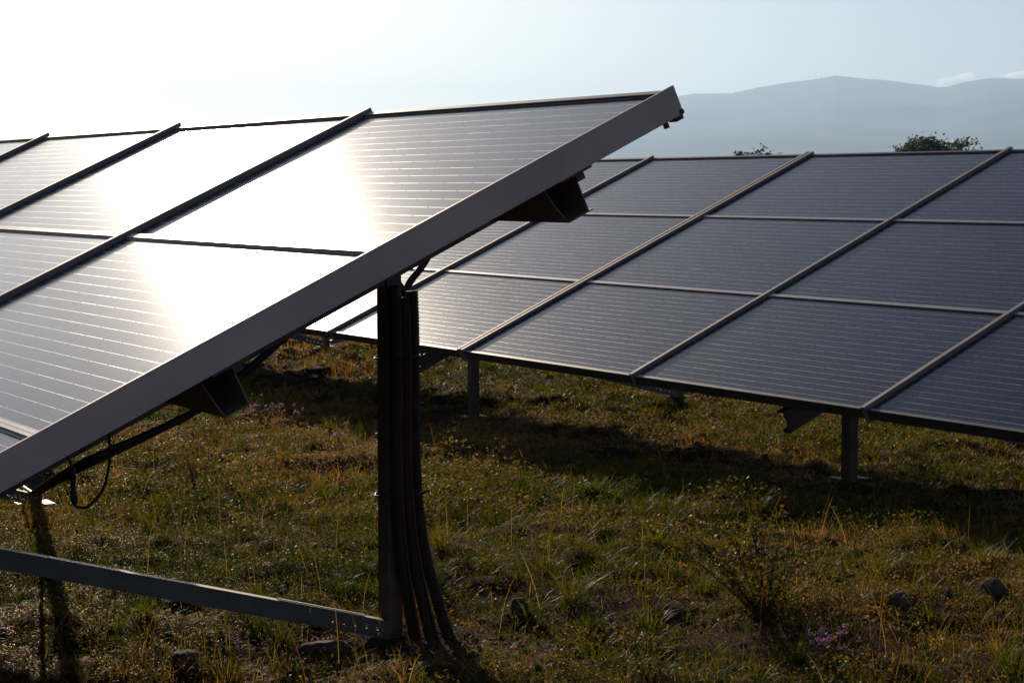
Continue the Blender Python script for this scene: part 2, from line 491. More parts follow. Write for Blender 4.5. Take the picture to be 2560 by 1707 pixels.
def make_table(O, s0, ncol, frames, label, group, near_end=False, rows=3, rafter=(-0.350, 0.124)):
    """O: high corner of the rail at s=0; the table runs from s0 over ncol columns. frames: list of dicts"""
    L = ncol * PITCHW
    base = tpt(O, s0 + L / 2, 1.5, 0); base.z = gz(base.x, base.y)
    root = empty('solar_array', base)
    tag(root, label, 'solar array', group)
    def rel(p): return p - base
    W = rows * ROWH
    # modules
    for c in range(ncol):
        for r in range(rows):
            p = tpt(O, s0 + (c + 0.5) * PITCHW, (r + 0.5) * ROWH, 0)
            g = link_mesh('solar_panel', PANEL_MESH, (0, 0, 0), root)
            jit = Matrix.Rotation(R(random.uniform(-.05, .05)), 3, 'X') @ Matrix.Rotation(R(random.uniform(-.05, .05)), 3, 'Y')
            g.matrix_local = Matrix.Translation(rel(p)) @ (BASIS @ jit).to_4x4()
            link_mesh('frame', FRAME_MESH, (0, 0, 0), g)
    # rails up the slope between the columns
    for c in range(ncol + 1):
        s = s0 + c * PITCHW
        m = MB()
        if c == 0 and near_end:
            prof = [(0, 0), (0.062, 0), (0.062, 0.014), (0.0575, 0.014), (0.0575, 0.0045), (0.0045, 0.0045), (0.0045, 0.0635), (0.0545, 0.0635), (0.0545, 0.068), (0.011, 0.068), (0.011, 0.088), (0, 0.088)]
            m.extrude(prof, tpt(O, s - 0.032, -0.014, -0.088), tpt(O, s - 0.032, W + 0.03, -0.088), A, N)
            o = m.build('end_beam', M_GALV, root); bevel(o, 0.0012, 1)
            b = MB()       # clamp and bolt stub at the high end
            b.frame_box(O, U, A, N, -0.018, 0.010, s - 0.029, s + 0.01, -0.101, -0.0885)
            b.tube([tpt(O, s - 0.034, -0.008, -0.0805), tpt(O, s + 0.05, -0.008, -0.0805)], 0.0085, 14)
            b.tube([tpt(O, s - 0.012, 0.046, -0.0885), tpt(O, s - 0.012, 0.046, -0.107)], 0.009, 8)
            b.build('clamp', M_POST, o)
        else:
            edge = 0.0
            if c == 0: edge = 0.018
            if c == ncol: edge = -0.018
            m.frame_box(O + A * (s + edge), A, -U, N, -0.0150, 0.0150, -0.03, W + 0.012, -0.019, -0.001)
            m.frame_box(O + A * (s + edge), A, -U, N, -0.013, 0.013, -0.026, W + 0.008, -0.088, -0.0192)
            o = m.build('rail', M_RAIL, root); bevel(o, 0.002, 2)
    # joint bars between the rows, butted between the rails
    for r in range(1, rows):
        for c in range(ncol):
            m = MB()
            a0, a1 = s0 + c * PITCHW + 0.0235, s0 + (c + 1) * PITCHW - 0.0235
            m.frame_box(O, A, -U, N, a0, a1, r * ROWH - 0.0130, r * ROWH - 0.0010, -0.0192, -0.0140)
            m.frame_box(O, A, -U, N, a0, a1, r * ROWH - 0.0010, r * ROWH + 0.0010, -0.0192, -0.0155)
            m.frame_box(O, A, -U, N, a0, a1, r * ROWH + 0.0010, r * ROWH + 0.0130, -0.0192, -0.0140)
            m.build('joint_bar', M_ALU, root)
    # trims along the high and the low edge
    for c in range(ncol):
        a0, a1 = s0 + c * PITCHW + 0.0215, s0 + (c + 1) * PITCHW - 0.0215
        m = MB(); m.frame_box(O, A, -U, N, a0, a1, -0.012, 0.0135, -0.066, -0.0125)
        bevel(m.build('top_trim', M_DARK, root), 0.002, 2)
        m = MB(); m.frame_box(O, A, -U, N, a0, a1, W - 0.0135, W + 0.006, -0.068, -0.0150)
        bevel(m.build('bottom_trim', M_DARK, root), 0.002, 2)
    # purlins along the table: open C sections, the web cut back in a curve at the near end
    for w in (0.40, 1.56, 2.70):
        m = MB(); q0, q1 = s0 + 0.03, s0 + L - 0.03
        h0, h1 = -0.222, -0.0895; t = 0.004
        fr = 0.0375
        m.frame_box(O, A, -U, N, q0, q1, w - fr - 0.012, w + fr, h0, h0 + t)            # bottom flange with outer lip
        m.frame_box(O, A, -U, N, q0, q1, w - fr, w - fr + t, h0 + t, h1)                # web
        m.frame_box(O, A, -U, N, q0, q1, w - fr + t, w + fr, h1 - t, h1)                # top flange
        K = 10; V = []; F = []                                                          # front lip plate, curved at the end
        for side in (0, 1):
            wv = w + fr - t * side
            for k in range(K + 1):
                f = k / K
                hh_ = h0 + t + (h1 - h0 - 2 * t) * f
                cut = 0.085 * f ** 0.65
                V.append(tpt(O, q0 + cut, wv, hh_)); V.append(tpt(O, q1, wv, hh_))
        n2 = 2 * (K + 1)
        for k in range(K):
            a_ = 2 * k
            F.append((a_, a_ + 1, a_ + 3, a_ + 2)); F.append((n2 + a_ + 2, n2 + a_ + 3, n2 + a_ + 1, n2 + a_))
            F.append((a_ + 2, n2 + a_ + 2, n2 + a_, a_)); F.append((a_ + 1, n2 + a_ + 1, n2 + a_ + 3, a_ + 3))
        m.add(V, F)
        pu = m.build('purlin', M_PURLIN, root)
        if near_end:
            k = MB()
            k.frame_box(O, A, -U, N, s0 - 0.020, s0 + 0.10, w - fr - 0.032, w + fr + 0.004, -0.0972, -0.0905)
            k.frame_box(O, A, -U, N, s0 + 0.012, s0 + 0.026, w - fr - 0.018, w - fr + 0.010, -0.125, -0.0985)
            k.build('clip', M_POST, pu)
    # frames: rafter, front post, rear post, brace
    for fr in frames:
        s = fr['s']
        m = MB()
        m.extrude(c_profile(0.058, rafter[1], 0.0045, 0.016), tpt(O, s - 0.029, 0.12, rafter[0]), tpt(O, s - 0.029, 2.92, rafter[0]), A, N)
        m.build('rafter', M_POST, root)
        dtop = O.dot(B)
        absS = O.dot(A) + s
        def under(d):       # height of the rafter's underside over plan position d
            w = (dtop - d) / math.cos(TILT)
            return O.z - w * math.sin(TILT) - 0.350 / math.cos(TILT) + 0.03
        for d, which in ((fr['front'], 'front'), (fr['rear'], 'rear')):
            if d is None: continue
            foot = sdz(absS, d, 0); g = gz(foot.x, foot.y); foot.z = g
            zt = under(d)
            pm = MB()
            pw, pd = 0.074, 0.052
            prof = [(0, -pw / 2), (pd, -pw / 2), (pd, -pw / 2 + .014), (pd - .004, -pw / 2 + .014), (pd - .004, -pw / 2 + .004), (.004, -pw / 2 + .004),
                    (.004, -.012), (.012, -.008), (.012, .008), (.004, .012),
                    (.004, pw / 2 - .004), (pd - .004, pw / 2 - .004), (pd - .004, pw / 2 - .014), (pd, pw / 2 - .014), (pd, pw / 2), (0, pw / 2)]
            p0 = Vector((foot.x, foot.y, g - 0.35)); p1 = Vector((foot.x, foot.y, zt + 0.06))
            pm.extrude(prof, p0, p1, B, A)
            post = pm.build('post', M_POST, root)
            if fr.get('plate', True):
                pl = MB(); o_ = Vector((foot.x, foot.y, g + 0.05))
                X, Y, Z = Vector((1, 0, 0)), Vector((0, 1, 0)), Vector((0, 0, 1))
                pl.frame_box(o_, B, A, Z, -0.060, -0.002, -0.07, 0.07, 0, 0.006)
                pl.frame_box(o_, B, A, Z, 0.055, 0.110, -0.07, 0.07, 0, 0.006)
                pl.build('base_plate', M_POST, post)
            if which == 'rear':
                br = MB()
                da, za = d + 0.0, g + 0.075
                db = fr['front'] + 0.02; zb = under(fr['front']) - 0.04
                if fr.get('brace'): za, zb = fr['brace']
                a3 = sdz(absS - 0.047, da, za - 0.024); b3 = sdz(absS - 0.047, db, zb - 0.024)
                ex = (b3 - a3); ln = ex.length; ex = ex / ln; ey = A.cross(ex); ey = ey if ey.z > 0 else -ey
                hol = [(0.055 + 0.042 * i, 0.026) for i in range(5)]
                perforated(br, a3, ex, ey, A, 0.32, 0.052, 0.0035, hol, 0.0065, 0.012)
                br.frame_box(a3, ex, ey, A, 0.32, ln, 0.0, 0.052, 0, 0.0035)
                br.frame_box(a3, ex, ey, A, 0.0, ln, 0.052, 0.0555, 0.0, 0.062)     # top flange
                br.frame_box(a3, ex, ey, A, 0.0, ln, -0.0035, 0.0, 0.0, 0.062)      # bottom flange
                br.frame_box(a3, ex, ey, A, 0.10, 0.42, 0.058, 0.061, 0.012, 0.036)  # strap lying on the top flange
                br.build('brace', M_BRACE, root)
            if which == 'rear' and fr.get('uphill'):
                br = MB()
                a3 = sdz(absS - 0.02, d + 0.07, g + 0.07); b3 = sdz(absS - 0.02, d + 0.52, g + 0.17)
                ex = (b3 - a3); ln = ex.length; ex = ex / ln; ey = A.cross(ex); ey = ey if ey.z > 0 else -ey
                br.extrude(c_profile(0.03, 0.045, 0.0035), a3, b3, A, ey)
                br.build('brace', M_BRACE, root)
    return root

nf, nr_ = 1.32, 2.92
near_frames = [dict(s=PITCHW * (0.5 + 2 * k) + 0.06, front=nf, rear=nr_, plate=(k > 0), brace=(0.028, 0.470) if k == 0 else None) for k in range(3)]
T_NEAR = make_table(NEAR0, 0.0, 6, near_frames, 'tilted solar array nearest the camera, its grey end beam crossing the picture', 'solar arrays', near_end=True, rafter=(-0.376, 0.150))
set_tilt(FAR_TILT)
ff, fr2 = 6.88, 8.66
T_RIGHT = make_table(FAR0, -2 * PITCHW - 0.0, 3, [dict(s=-0.5 * PITCHW - 0.03, front=ff, rear=fr2)],
                     'dark solar array of the row behind, right of the double rail', 'solar arrays')
T_LEFT = make_table(FAR0, PITCHW + 0.012, 6, [dict(s=1.5 * PITCHW + 0.14, front=ff, rear=fr2), dict(s=4.635 * PITCHW, front=ff, rear=8.55, uphill=True)],
                    'solar array of the row behind, left of the double rail, partly hidden', 'solar arrays')

# ------------------------------------------------------------------ conduits and cables
post_s = NEAR0.dot(A) + 0.5 * PITCHW + 0.06
foot = sdz(post_s, nr_, 0); g0 = gz(foot.x, foot.y)
cb = empty('conduit_bundle', Vector((foot.x + 0.06, foot.y, g0)))
tag(cb, 'bundle of black cables and ribbed conduit strapped to the near post, splaying at its foot', 'conduit')
RIGHT = Vector((1, 0, 0)); BACKW = Vector((0, 1, 0))
def conduit(x_off, y_off, ztop, xfoot, yfoot, rad, rib):
    base = Vector((foot.x, foot.y, 0))
    dx, dy = xfoot - x_off, yfoot - y_off
    key = [(x_off, y_off, ztop), (x_off + .004, y_off, ztop - 0.12), (x_off + .006, y_off, 0.80 + g0), (x_off + 0.06 * dx, y_off, 0.58 + g0), (x_off + 0.16 * dx, y_off + .1 * dy, 0.40 + g0),
           (x_off + 0.36 * dx, y_off + .3 * dy, 0.25 + g0), (x_off + 0.66 * dx, y_off + .65 * dy, 0.11 + g0), (xfoot, yfoot, g0 - 0.03)]
    pts = smooth_path([base + Vector(k) for k in key], 10)
    if rib:
        dense = []; 
        for i in range(len(pts) - 1):
            d = (pts[i + 1] - pts[i]).length; n = max(1, int(d / 0.0024))
            for k in range(n): dense.append(pts[i].lerp(pts[i + 1], k / n))
        dense.append(pts[-1])
        rr = [rad * (1.0 + (0.07 if (i // 2) % 2 == 0 else -0.07)) for i in range(len(dense))]
        return dense, rr
    return pts, [rad] * len(pts)
ztop = EYE - 0.335
for i, (xo, yo, zt, xf, yf, rd, mat, rib) in enumerate([
        (0.097, 0.012, ztop - 0.00, 0.222, 0.00, 0.0205, M_COND, True),
        (0.070, -0.018, ztop - 0.02, 0.168, -0.05, 0.0215, M_COND, False),
        (0.040, -0.032, ztop + 0.02, 0.110, -0.03, 0.0200, M_COND, False),
        (0.058, -0.040, ztop - 0.03, 0.130, -0.06, 0.0050, M_RED, False),
        (0.088, -0.030, ztop - 0.06, 0.190, -0.065, 0.0045, M_RED, False)]):
    pts, rr = conduit(xo, yo, zt, xf, yf, rd, rib)
    m = MB(); m.tube(pts, rr, 12)
    m.build('red_cable' if mat is M_RED else 'conduit', mat, cb, smooth=True)
for zz_ in (EYE - 0.55, EYE - 1.0):
    m = MB(); cx, cy = foot.x, foot.y
    ring = []
    for k in range(25):
        a = 2 * math.pi * k / 24
        ring.append(Vector((cx + 0.050 + 0.074 * max(-1, min(1, 1.15 * math.cos(a))), cy - 0.004 + 0.056 * max(-1, min(1, 1.15 * math.sin(a))), zz_ + 0.004 * math.cos(a))))
    m.tube(ring, 0.0035, 6)
    m.tube([Vector((cx + 0.126, cy - 0.02, zz_)), Vector((cx + 0.150, cy - 0.03, zz_ + 0.014))], 0.004, 6)
    m.build('cable_tie', M_RUB, cb, smooth=True)

# the cable that leaves the conduits and runs up behind the end beam
m = MB()
S = post_s + 0.12
pts = smooth_path([sdz(S, 3.26, EYE - 0.13), sdz(S, 3.185, EYE - 0.19), sdz(S, 3.13, EYE - 0.265), sdz(S, 3.075, EYE - 0.335), sdz(S - 0.05, 3.03, EYE - 0.46), sdz(S - 0.1, 3.01, EYE - 0.62)], 8)
m.tube(pts, 0.0125, 10)
o = m.build('feeder_cable', M_RUB, None, origin=pts[-1].copy(), smooth=True)
tag(o, 'thick black cable rising from the conduits to the underside of the near panels', 'cable')
m = MB()
pts = smooth_path([sdz(S, 2.94, EYE - 0.235), sdz(S, 2.99, EYE - 0.27), sdz(S, 3.05, EYE - 0.325), sdz(S - .03, 3.06, EYE - 0.40), sdz(S - .08, 3.03, EYE - 0.56)], 8)
m.tube(pts, 0.0100, 10)
o = m.build('feeder_cable', M_RUB, None, origin=pts[-1].copy(), smooth=True)
tag(o, 'short black cable bending from the post top into the conduit mouth', 'cable')

# sagging harness under the near table
m = MB()
path = [sdz(post_s, 2.66, EYE - 0.405), sdz(post_s, 2.611, EYE - 0.445), sdz(post_s, 2.431, EYE - 0.582), sdz(post_s, 2.285, EYE - 0.683), sdz(post_s, 2.14, EYE - 0.745), sdz(post_s, 2.003, EYE - 0.793),
        sdz(post_s + .1, 1.90, EYE - 0.86), sdz(post_s + .9, 2.02, EYE - 1.05), sdz(post_s + 2.4, 2.48, EYE - 1.29), sdz(post_s + 3.9, 2.86, EYE - 1.47)]
pts = smooth_path(path, 6)
m.tube(pts, [0.0125 if i < 34 else max(.006, .0125 - .00045 * (i - 34)) for i in range(len(pts))], 10)
pts2 = [p + Vector((0.004, 0.0, -0.016 * math.sin(min(1, max(0, (i - 20) / 30)) * math.pi))) for i, p in enumerate(pts)]
m.tube(pts2, 0.0062, 8)
har = m.build('cable_harness', M_RUB, None, origin=pts[0].copy(), smooth=True)
tag(har, 'black cable harness sagging below the near array towards the left post', 'cable')
for i in (12, 21, 30):
    k = MB(); p = pts[i]; t = (pts[i + 1] - pts[i]).normalized()
    k.tube([p - t * 0.003, p + t * 0.003], 0.0155, 10)
    k.tube([p + Vector((0, 0, .014)), p + Vector((.004, -.004, .026))], 0.002, 5)
    k.build('cable_tie', M_RUB, har)

# hanging loop with its plug
s5 = 5.2
lead = smooth_path([sdz(s5, 1.650, EYE - 0.62), sdz(s5, 1.662, EYE - 0.71), sdz(s5, 1.674, EYE - 0.752), sdz(s5, 1.678, EYE - 0.845), sdz(s5, 1.698, EYE - 0.862), sdz(s5, 1.722, EYE - 0.858),
                    sdz(s5, 1.756, EYE - 0.822), sdz(s5, 1.772, EYE - 0.78), sdz(s5, 1.780, EYE - 0.73), sdz(s5, 1.778, EYE - 0.64), sdz(s5, 1.77, EYE - 0.58)], 7)
m = MB(); m.tube(lead, 0.0042, 8)
ld = m.build('hanging_lead', M_RUB, None, origin=lead[0].copy(), smooth=True)
tag(ld, 'thin black lead with an inline plug hanging in a loop below the near array', 'cable')
k = MB()
c0, c1 = sdz(s5, 1.673, EYE - 0.748), sdz(s5, 1.679, EYE - 0.852)
prof = [(0, .0050), (.08, .0095), (.30, .0100), (.33, .0072), (.55, .0070), (.60, .0066), (.68, .0100), (.90, .0105), (1.0, .0060)]
k.tube([c0.lerp(c1, f) for f, _ in prof], [r_ for _, r_ in prof], 12)
k.build('plug', M_RUB, ld, smooth=True)

# ------------------------------------------------------------------ vegetation
def cam_frustum_pts(n, y0, y1, margin=1.0, power=1.0):
    y = y0 + (y1 - y0) * rng.random(n) ** power
    half = 0.262 * y + margin
    x = (rng.random(n) * 2 - 1) * half
    return x, y

def blades(x, y, h, wid, lean, tint, az=None, curl=0.6, lift=0.0, seg=3):
    n = len(x)
    z = ground_z(x, y) + lift - 0.005
    az = rng.random(n) * 2 * np.pi if az is None else az
    face = az + np.pi / 2 + (rng.random(n) - .5) * 1.6
    dx, dy = np.cos(az), np.sin(az)
    fx, fy = np.cos(face), np.sin(face)
    V = np.zeros((n, 2 * seg + 1, 3)); ang = lean.copy()
    px_, py_, pz_ = x.copy(), y.copy(), z.copy()
    step = h / seg
    for i in range(seg):
        w = wid * (1 - i / seg * 0.55) / 2
        V[:, 2 * i] = np.stack([px_ - fx * w, py_ - fy * w, pz_], 1)
        V[:, 2 * i + 1] = np.stack([px_ + fx * w, py_ + fy * w, pz_], 1)
        px_ = px_ + dx * np.sin(ang) * step; py_ = py_ + dy * np.sin(ang) * step; pz_ = pz_ + np.cos(ang) * step
        ang = ang + curl * (0.5 + rng.random(n))
    V[:, 2 * seg] = np.stack([px_, py_, pz_], 1)
    nv = 2 * seg + 1
    b = (np.arange(n) * nv)[:, None]
    per = []; sizes = []
    for i in range(seg - 1):
        per += [2 * i, 2 * i + 1, 2 * i + 3, 2 * i + 2]; sizes.append(4)
    per += [2 * seg - 2, 2 * seg - 1, 2 * seg]; sizes.append(3)
    loops = (b + np.array(per)[None, :]).ravel()
    return V.reshape(-1, 3), loops, np.tile(sizes, n), np.repeat(tint, nv)

def leaves(x, y, z, size, tint, asp=0.6):
    """small diamond leaves, each turned its own way"""
    n = len(x)
    d = rng.normal(size=(n, 3)); d[:, 2] *= 0.6; d /= np.linalg.norm(d, axis=1)[:, None]
    e = rng.normal(size=(n, 3)); e -= d * (e * d).sum(1)[:, None]; e /= np.linalg.norm(e, axis=1)[:, None]
    nn = np.cross(d, e)
    c = np.stack([x, y, z], 1); s = size[:, None]
    V = np.stack([c - d * s * .5, c + e * s * asp * .5 + nn * s * .08, c + d * s * .5, c - e * s * asp * .5 + nn * s * .08], 1).reshape(-1, 3)
    loops = (np.arange(n)[:, None] * 4 + np.arange(4)[None, :]).ravel()
    return V, loops, np.full(n, 4), np.repeat(tint, 4)

def join_sets(sets):
    vo = 0; V = []; Lp = []; S = []; T = []
    for v, l, s, t in sets:
        V.append(v); Lp.append(l + vo); S.append(s); T.append(t); vo += len(v)
    return np.concatenate(V), np.concatenate(Lp), np.concatenate(S), np.concatenate(T)

def bare(x, y):
    """0..1 how bare the soil is"""
    d = x * B.x + y * B.y; s = x * A.x + y * A.y
    strip = np.exp(-((d - 6.95 - 0.5 * (fbm(x, y, .8, 71) - .5)) / 0.45) ** 2) * 0.97
    nearp = np.exp(-(((x + 0.35) / 0.55) ** 2 + ((y - 6.25) / 0.35) ** 2)) * 1.0
    nearl = (1 - sstep(1.55, 2.1, d)) * 0.6
    patch = sstep(0.60, 0.74, fbm(x, y, 1.1, 41)) * 0.5
    return np.clip(np.maximum.reduce([strip, nearp, nearl, patch]), 0, 1)

def keep(x, y, amount):
    return rng.random(len(x)) > amount

def tuft_field(n, y0, y1, power, hs, ws, tint_shift, per=9):
    """grass grows in tufts: n tufts of about per blades"""
    x, y = cam_frustum_pts(n, y0, y1, 1.2, power)
    k = keep(x, y, bare(x, y)); x, y = x[k], y[k]
    clump = fbm(x, y, 1.4, 21)
    th = hs[0] + (hs[1] - hs[0]) * rng.random(len(x)) ** 2 * (0.4 + 1.2 * clump)
    tt_ = np.clip(.42 + 2.0 * (fbm(x, y, 0.7, 55) - .5) + tint_shift + rng.normal(size=len(x)) * .13, 0, 1)
    cnt = rng.integers(per // 2, per * 3 // 2 + 1, len(x))
    X = np.repeat(x, cnt); Y = np.repeat(y, cnt); Hh = np.repeat(th, cnt); Tt = np.repeat(tt_, cnt)
    r_ = rng.random(len(X)) ** .7 * np.repeat(0.012 + .035 * rng.random(len(x)), cnt); a_ = rng.random(len(X)) * 2 * np.pi
    X = X + r_ * np.cos(a_); Y = Y + r_ * np.sin(a_)
    m_ = len(X)
    return blades(X, Y, Hh * (.45 + .75 * rng.random(m_)), ws[0] + (ws[1] - ws[0]) * rng.random(m_), 0.15 + .65 * rng.random(m_) ** 1.3,
                  np.clip(Tt + rng.normal(size=m_) * .09, 0, 1), az=a_ + rng.normal(size=m_) * .8, curl=0.35)

sets = [tuft_field(13000, 4.2, 9.5, 1.0, (0.025, 0.13), (.0016, .0040), 0.0),
        tuft_field(15000, 9.0, 15.0, 1.0, (0.03, 0.13), (.0025, .0055), 0.02),
        tuft_field(9000, 14.5, 24.0, 1.0, (0.04, 0.15), (.004, .008), 0.05, 8)]
def tussocks(n, y0, y1, hs, w):
    x, y = cam_frustum_pts(n, y0, y1, 1.0)
    k = keep(x, y, bare(x, y)); x, y = x[k], y[k]
    cnt = rng.integers(22, 60, len(x))
    hh = hs[0] + (hs[1] - hs[0]) * rng.random(len(x)); tt_ = np.clip(.25 + .35 * rng.random(len(x)), 0, 1)
    X = np.repeat(x, cnt); Y = np.repeat(y, cnt); m_ = len(X)
    r_ = np.sqrt(rng.random(m_)) * .035; a_ = rng.random(m_) * 2 * np.pi
    return blades(X + r_ * np.cos(a_), Y + r_ * np.sin(a_), np.repeat(hh, cnt) * (.5 + .6 * rng.random(m_)), w * (.6 + .8 * rng.random(m_)), .1 + 12 * r_ * rng.random(m_) + .1,
                  np.clip(np.repeat(tt_, cnt) + rng.normal(size=m_) * .08, 0, 1), az=a_ + rng.normal(size=m_) * .4, curl=.30, seg=4)
sets += [tussocks(170, 4.6, 9.5, (.08, .20), .0036), tussocks(200, 9, 15, (.09, .20), .0046), tussocks(120, 14, 22, (.1, .2), .006)]
v, l, s, t_ = join_sets(sets)
tag(link_mesh('grass', array_mesh('grass', v, l, s, M_GRASS, t_)), 'patchy short green and olive grass over the ground between the arrays', 'grass', kind='stuff')

# dry, curled stems lying in the grass
def dry(n, y0, y1, h, w):
    x, y = cam_frustum_pts(n, y0, y1, 1.2)
    k = keep(x, y, np.clip(1.1 - 1.3 * sstep(.36, .60, fbm(x, y, .55, 91)) , 0, 1) * .85); x, y = x[k], y[k]
    m_ = len(x)
    return blades(x, y, h[0] + (h[1] - h[0]) * rng.random(m_) ** 2, w * (.6 + .8 * rng.random(m_)), .5 + .9 * rng.random(m_), rng.random(m_), curl=.75, lift=0.012 * rng.random(m_), seg=4)
sets = [dry(130000, 4.4, 9.5, (.02, .11), .0019), dry(95000, 9, 15, (.03, .13), .0030), dry(34000, 14.5, 23, (.05, .15), .0048)]
# tall thin stalks standing in the shade strip and here and there
x, y = cam_frustum_pts(2200, 5.2, 13.5, .7)
k = keep(x, y, .85 - .6 * sstep(.45, .65, fbm(x, y, .7, 13))); x, y = x[k], y[k]; m_ = len(x)
sets.append(blades(x, y, .10 + .24 * rng.random(m_) ** 1.7, .0018 + .0016 * rng.random(m_), .05 + .40 * rng.random(m_), .6 * rng.random(m_), curl=.14, seg=4))
v, l, s, t_ = join_sets(sets)
tag(link_mesh('dry_grass', array_mesh('dry_grass', v, l, s, M_STRAW, t_)), 'dry straw coloured stems curling over the ground between the arrays', 'dry grass', kind='stuff')

# low broad-leaved ground cover
def cover(n, y0, y1, size, hgt):
    x, y = cam_frustum_pts(n, y0, y1, 1.2)
    dens = .38 + .62 * sstep(.36, .60, fbm(x, y, 1.9, 33))
    k = keep(x, y, np.clip(1 - dens + 1.0 * bare(x, y), 0.05, 1)); x, y = x[k], y[k]; m_ = len(x)
    mound = sstep(.42, .72, fbm(x, y, 3.1, 37))
    z = ground_z(x, y) + rng.random(m_) ** 1.2 * hgt * (.25 + 2.2 * mound * mound)
    return leaves(x, y, z, size * (.5 + rng.random(m_)), np.clip(.5 + 2.3 * (fbm(x, y, .8, 61) - .47) + rng.normal(size=m_) * .2, 0, 1))
sets = [cover(430000, 4.4, 9.5, .0105, .05), cover(260000, 9, 15, .016, .07), cover(90000, 14.5, 23, .026, .08)]
v, l, s, t_ = join_sets(sets)
tag(link_mesh('ground_cover', array_mesh('ground_cover', v, l, s, M_WEED, t_)), 'low small-leaved weeds covering the ground in mounds', 'weeds', kind='stuff')

# ------------------------------------------------------------------ stones
def stone_geo(c, r, squash=(1, 1, .6), seed=0, sub=2, lo=.52):
    import bmesh
    bm = bmesh.new(); bmesh.ops.create_icosphere(bm, subdivisions=sub, radius=1)
    rs = random.Random(seed)
    ks = [(Vector((rs.gauss(0, 1), rs.gauss(0, 1), rs.gauss(0, 1))).normalized(), rs.uniform(lo, .93)) for _ in range(12)]
    rot = Matrix.Rotation(rs.uniform(0, 6.28), 3, 'Z')
    V = []
    for vv in bm.verts:
        p = vv.co.copy()
        for nrm, d in ks:
            q = p.dot(nrm)
            if q > d: p -= nrm * (q - d)
        p = rot @ Vector((p.x * squash[0], p.y * squash[1], p.z * squash[2]))
        V.append(Vector(c) + p * r)
    F = [tuple(q.index for q in f.verts) for f in bm.faces]
    bm.free()
    return V, F

m = MB(); sd = 0
rs = random.Random(5)
def scatter(n, cx, cy, rx, ry, r0, r1):
    global sd
    for _ in range(n):
        x = rs.gauss(cx, rx); y = rs.gauss(cy, ry); sd += 1
        if y < 4.6: continue
        r = r0 + (r1 - r0) * rs.random() ** 2.2
        v_, f_ = stone_geo((x, y, gz(x, y) + r * .15), r, (1, rs.uniform(.6, .95), rs.uniform(.4, .75)), sd, 1)
        m.add(v_, f_)
scatter(420, -0.28, 6.22, .24, .17, .005, .026)
scatter(150, -0.75, 6.15, .45, .2, .004, .022)
scatter(130, -1.3, 5.8, .4, .2, .004, .022)
scatter(60, .35, 6.2, .3, .2, .005, .02)
for _ in range(420):
    y = rs.uniform(5, 17); x = rs.uniform(-1, 1) * (.26 * y + .6); sd += 1
    r = .005 + .018 * rs.random() ** 3
    v_, f_ = stone_geo((x, y, gz(x, y) + r * .2), r, (1, .8, .6), sd, 1); m.add(v_, f_)
for _ in range(360):                  # clods and stones along the bare strip before the far posts
    s_ = rs.uniform(5.5, 19); d_ = rs.gauss(6.75, .3); p = sdz(s_, d_, 0); sd += 1
    r = .012 + .04 * rs.random() ** 2.5
    v_, f_ = stone_geo((p.x, p.y, gz(p.x, p.y) + r * .15), r, (1, .8, .6), sd, 1); m.add(v_, f_)
tag(m.build('gravel', M_STONE), 'loose gravel and clods on the soil round the posts', 'gravel', kind='stuff')

for x, y, r, sq, lab in [
        (-0.60, 6.33, .085, (1.2, .8, .42), 'flat stone beside the foot of the near post'),
        (1.72, 7.03, .055, (1, .85, .75), 'largest rounded stone near the right edge of the grass'),
        (1.36, 6.92, .050, (1, .9, .8), 'dark stone left of the largest rounded one at right'),
        (1.80, 6.78, .045, (1.1, .8, .6), 'low stone in front of the largest rounded one at right'),
        (0.02, 6.78, .042, (1, .9, .8), 'egg shaped stone in the grass right of the conduits'),
        (-1.02, 6.10, .060, (1.2, .8, .55), 'grey angular stone under the low brace'),
        (0.05, 6.98, .030, (1, .9, .8), 'small round stone behind the egg shaped one')]:
    c = Vector((x, y, gz(x, y)))
    q = MB(); q.add(*stone_geo((c.x, c.y, c.z + r * sq[2] * .22), r, sq, int(abs(x * 1000) + 3), 3, .74))
    o = q.build('stone', M_STONE, None, origin=c, smooth=False)
    tag(o, lab, 'stone', 'larger stones in the grass')

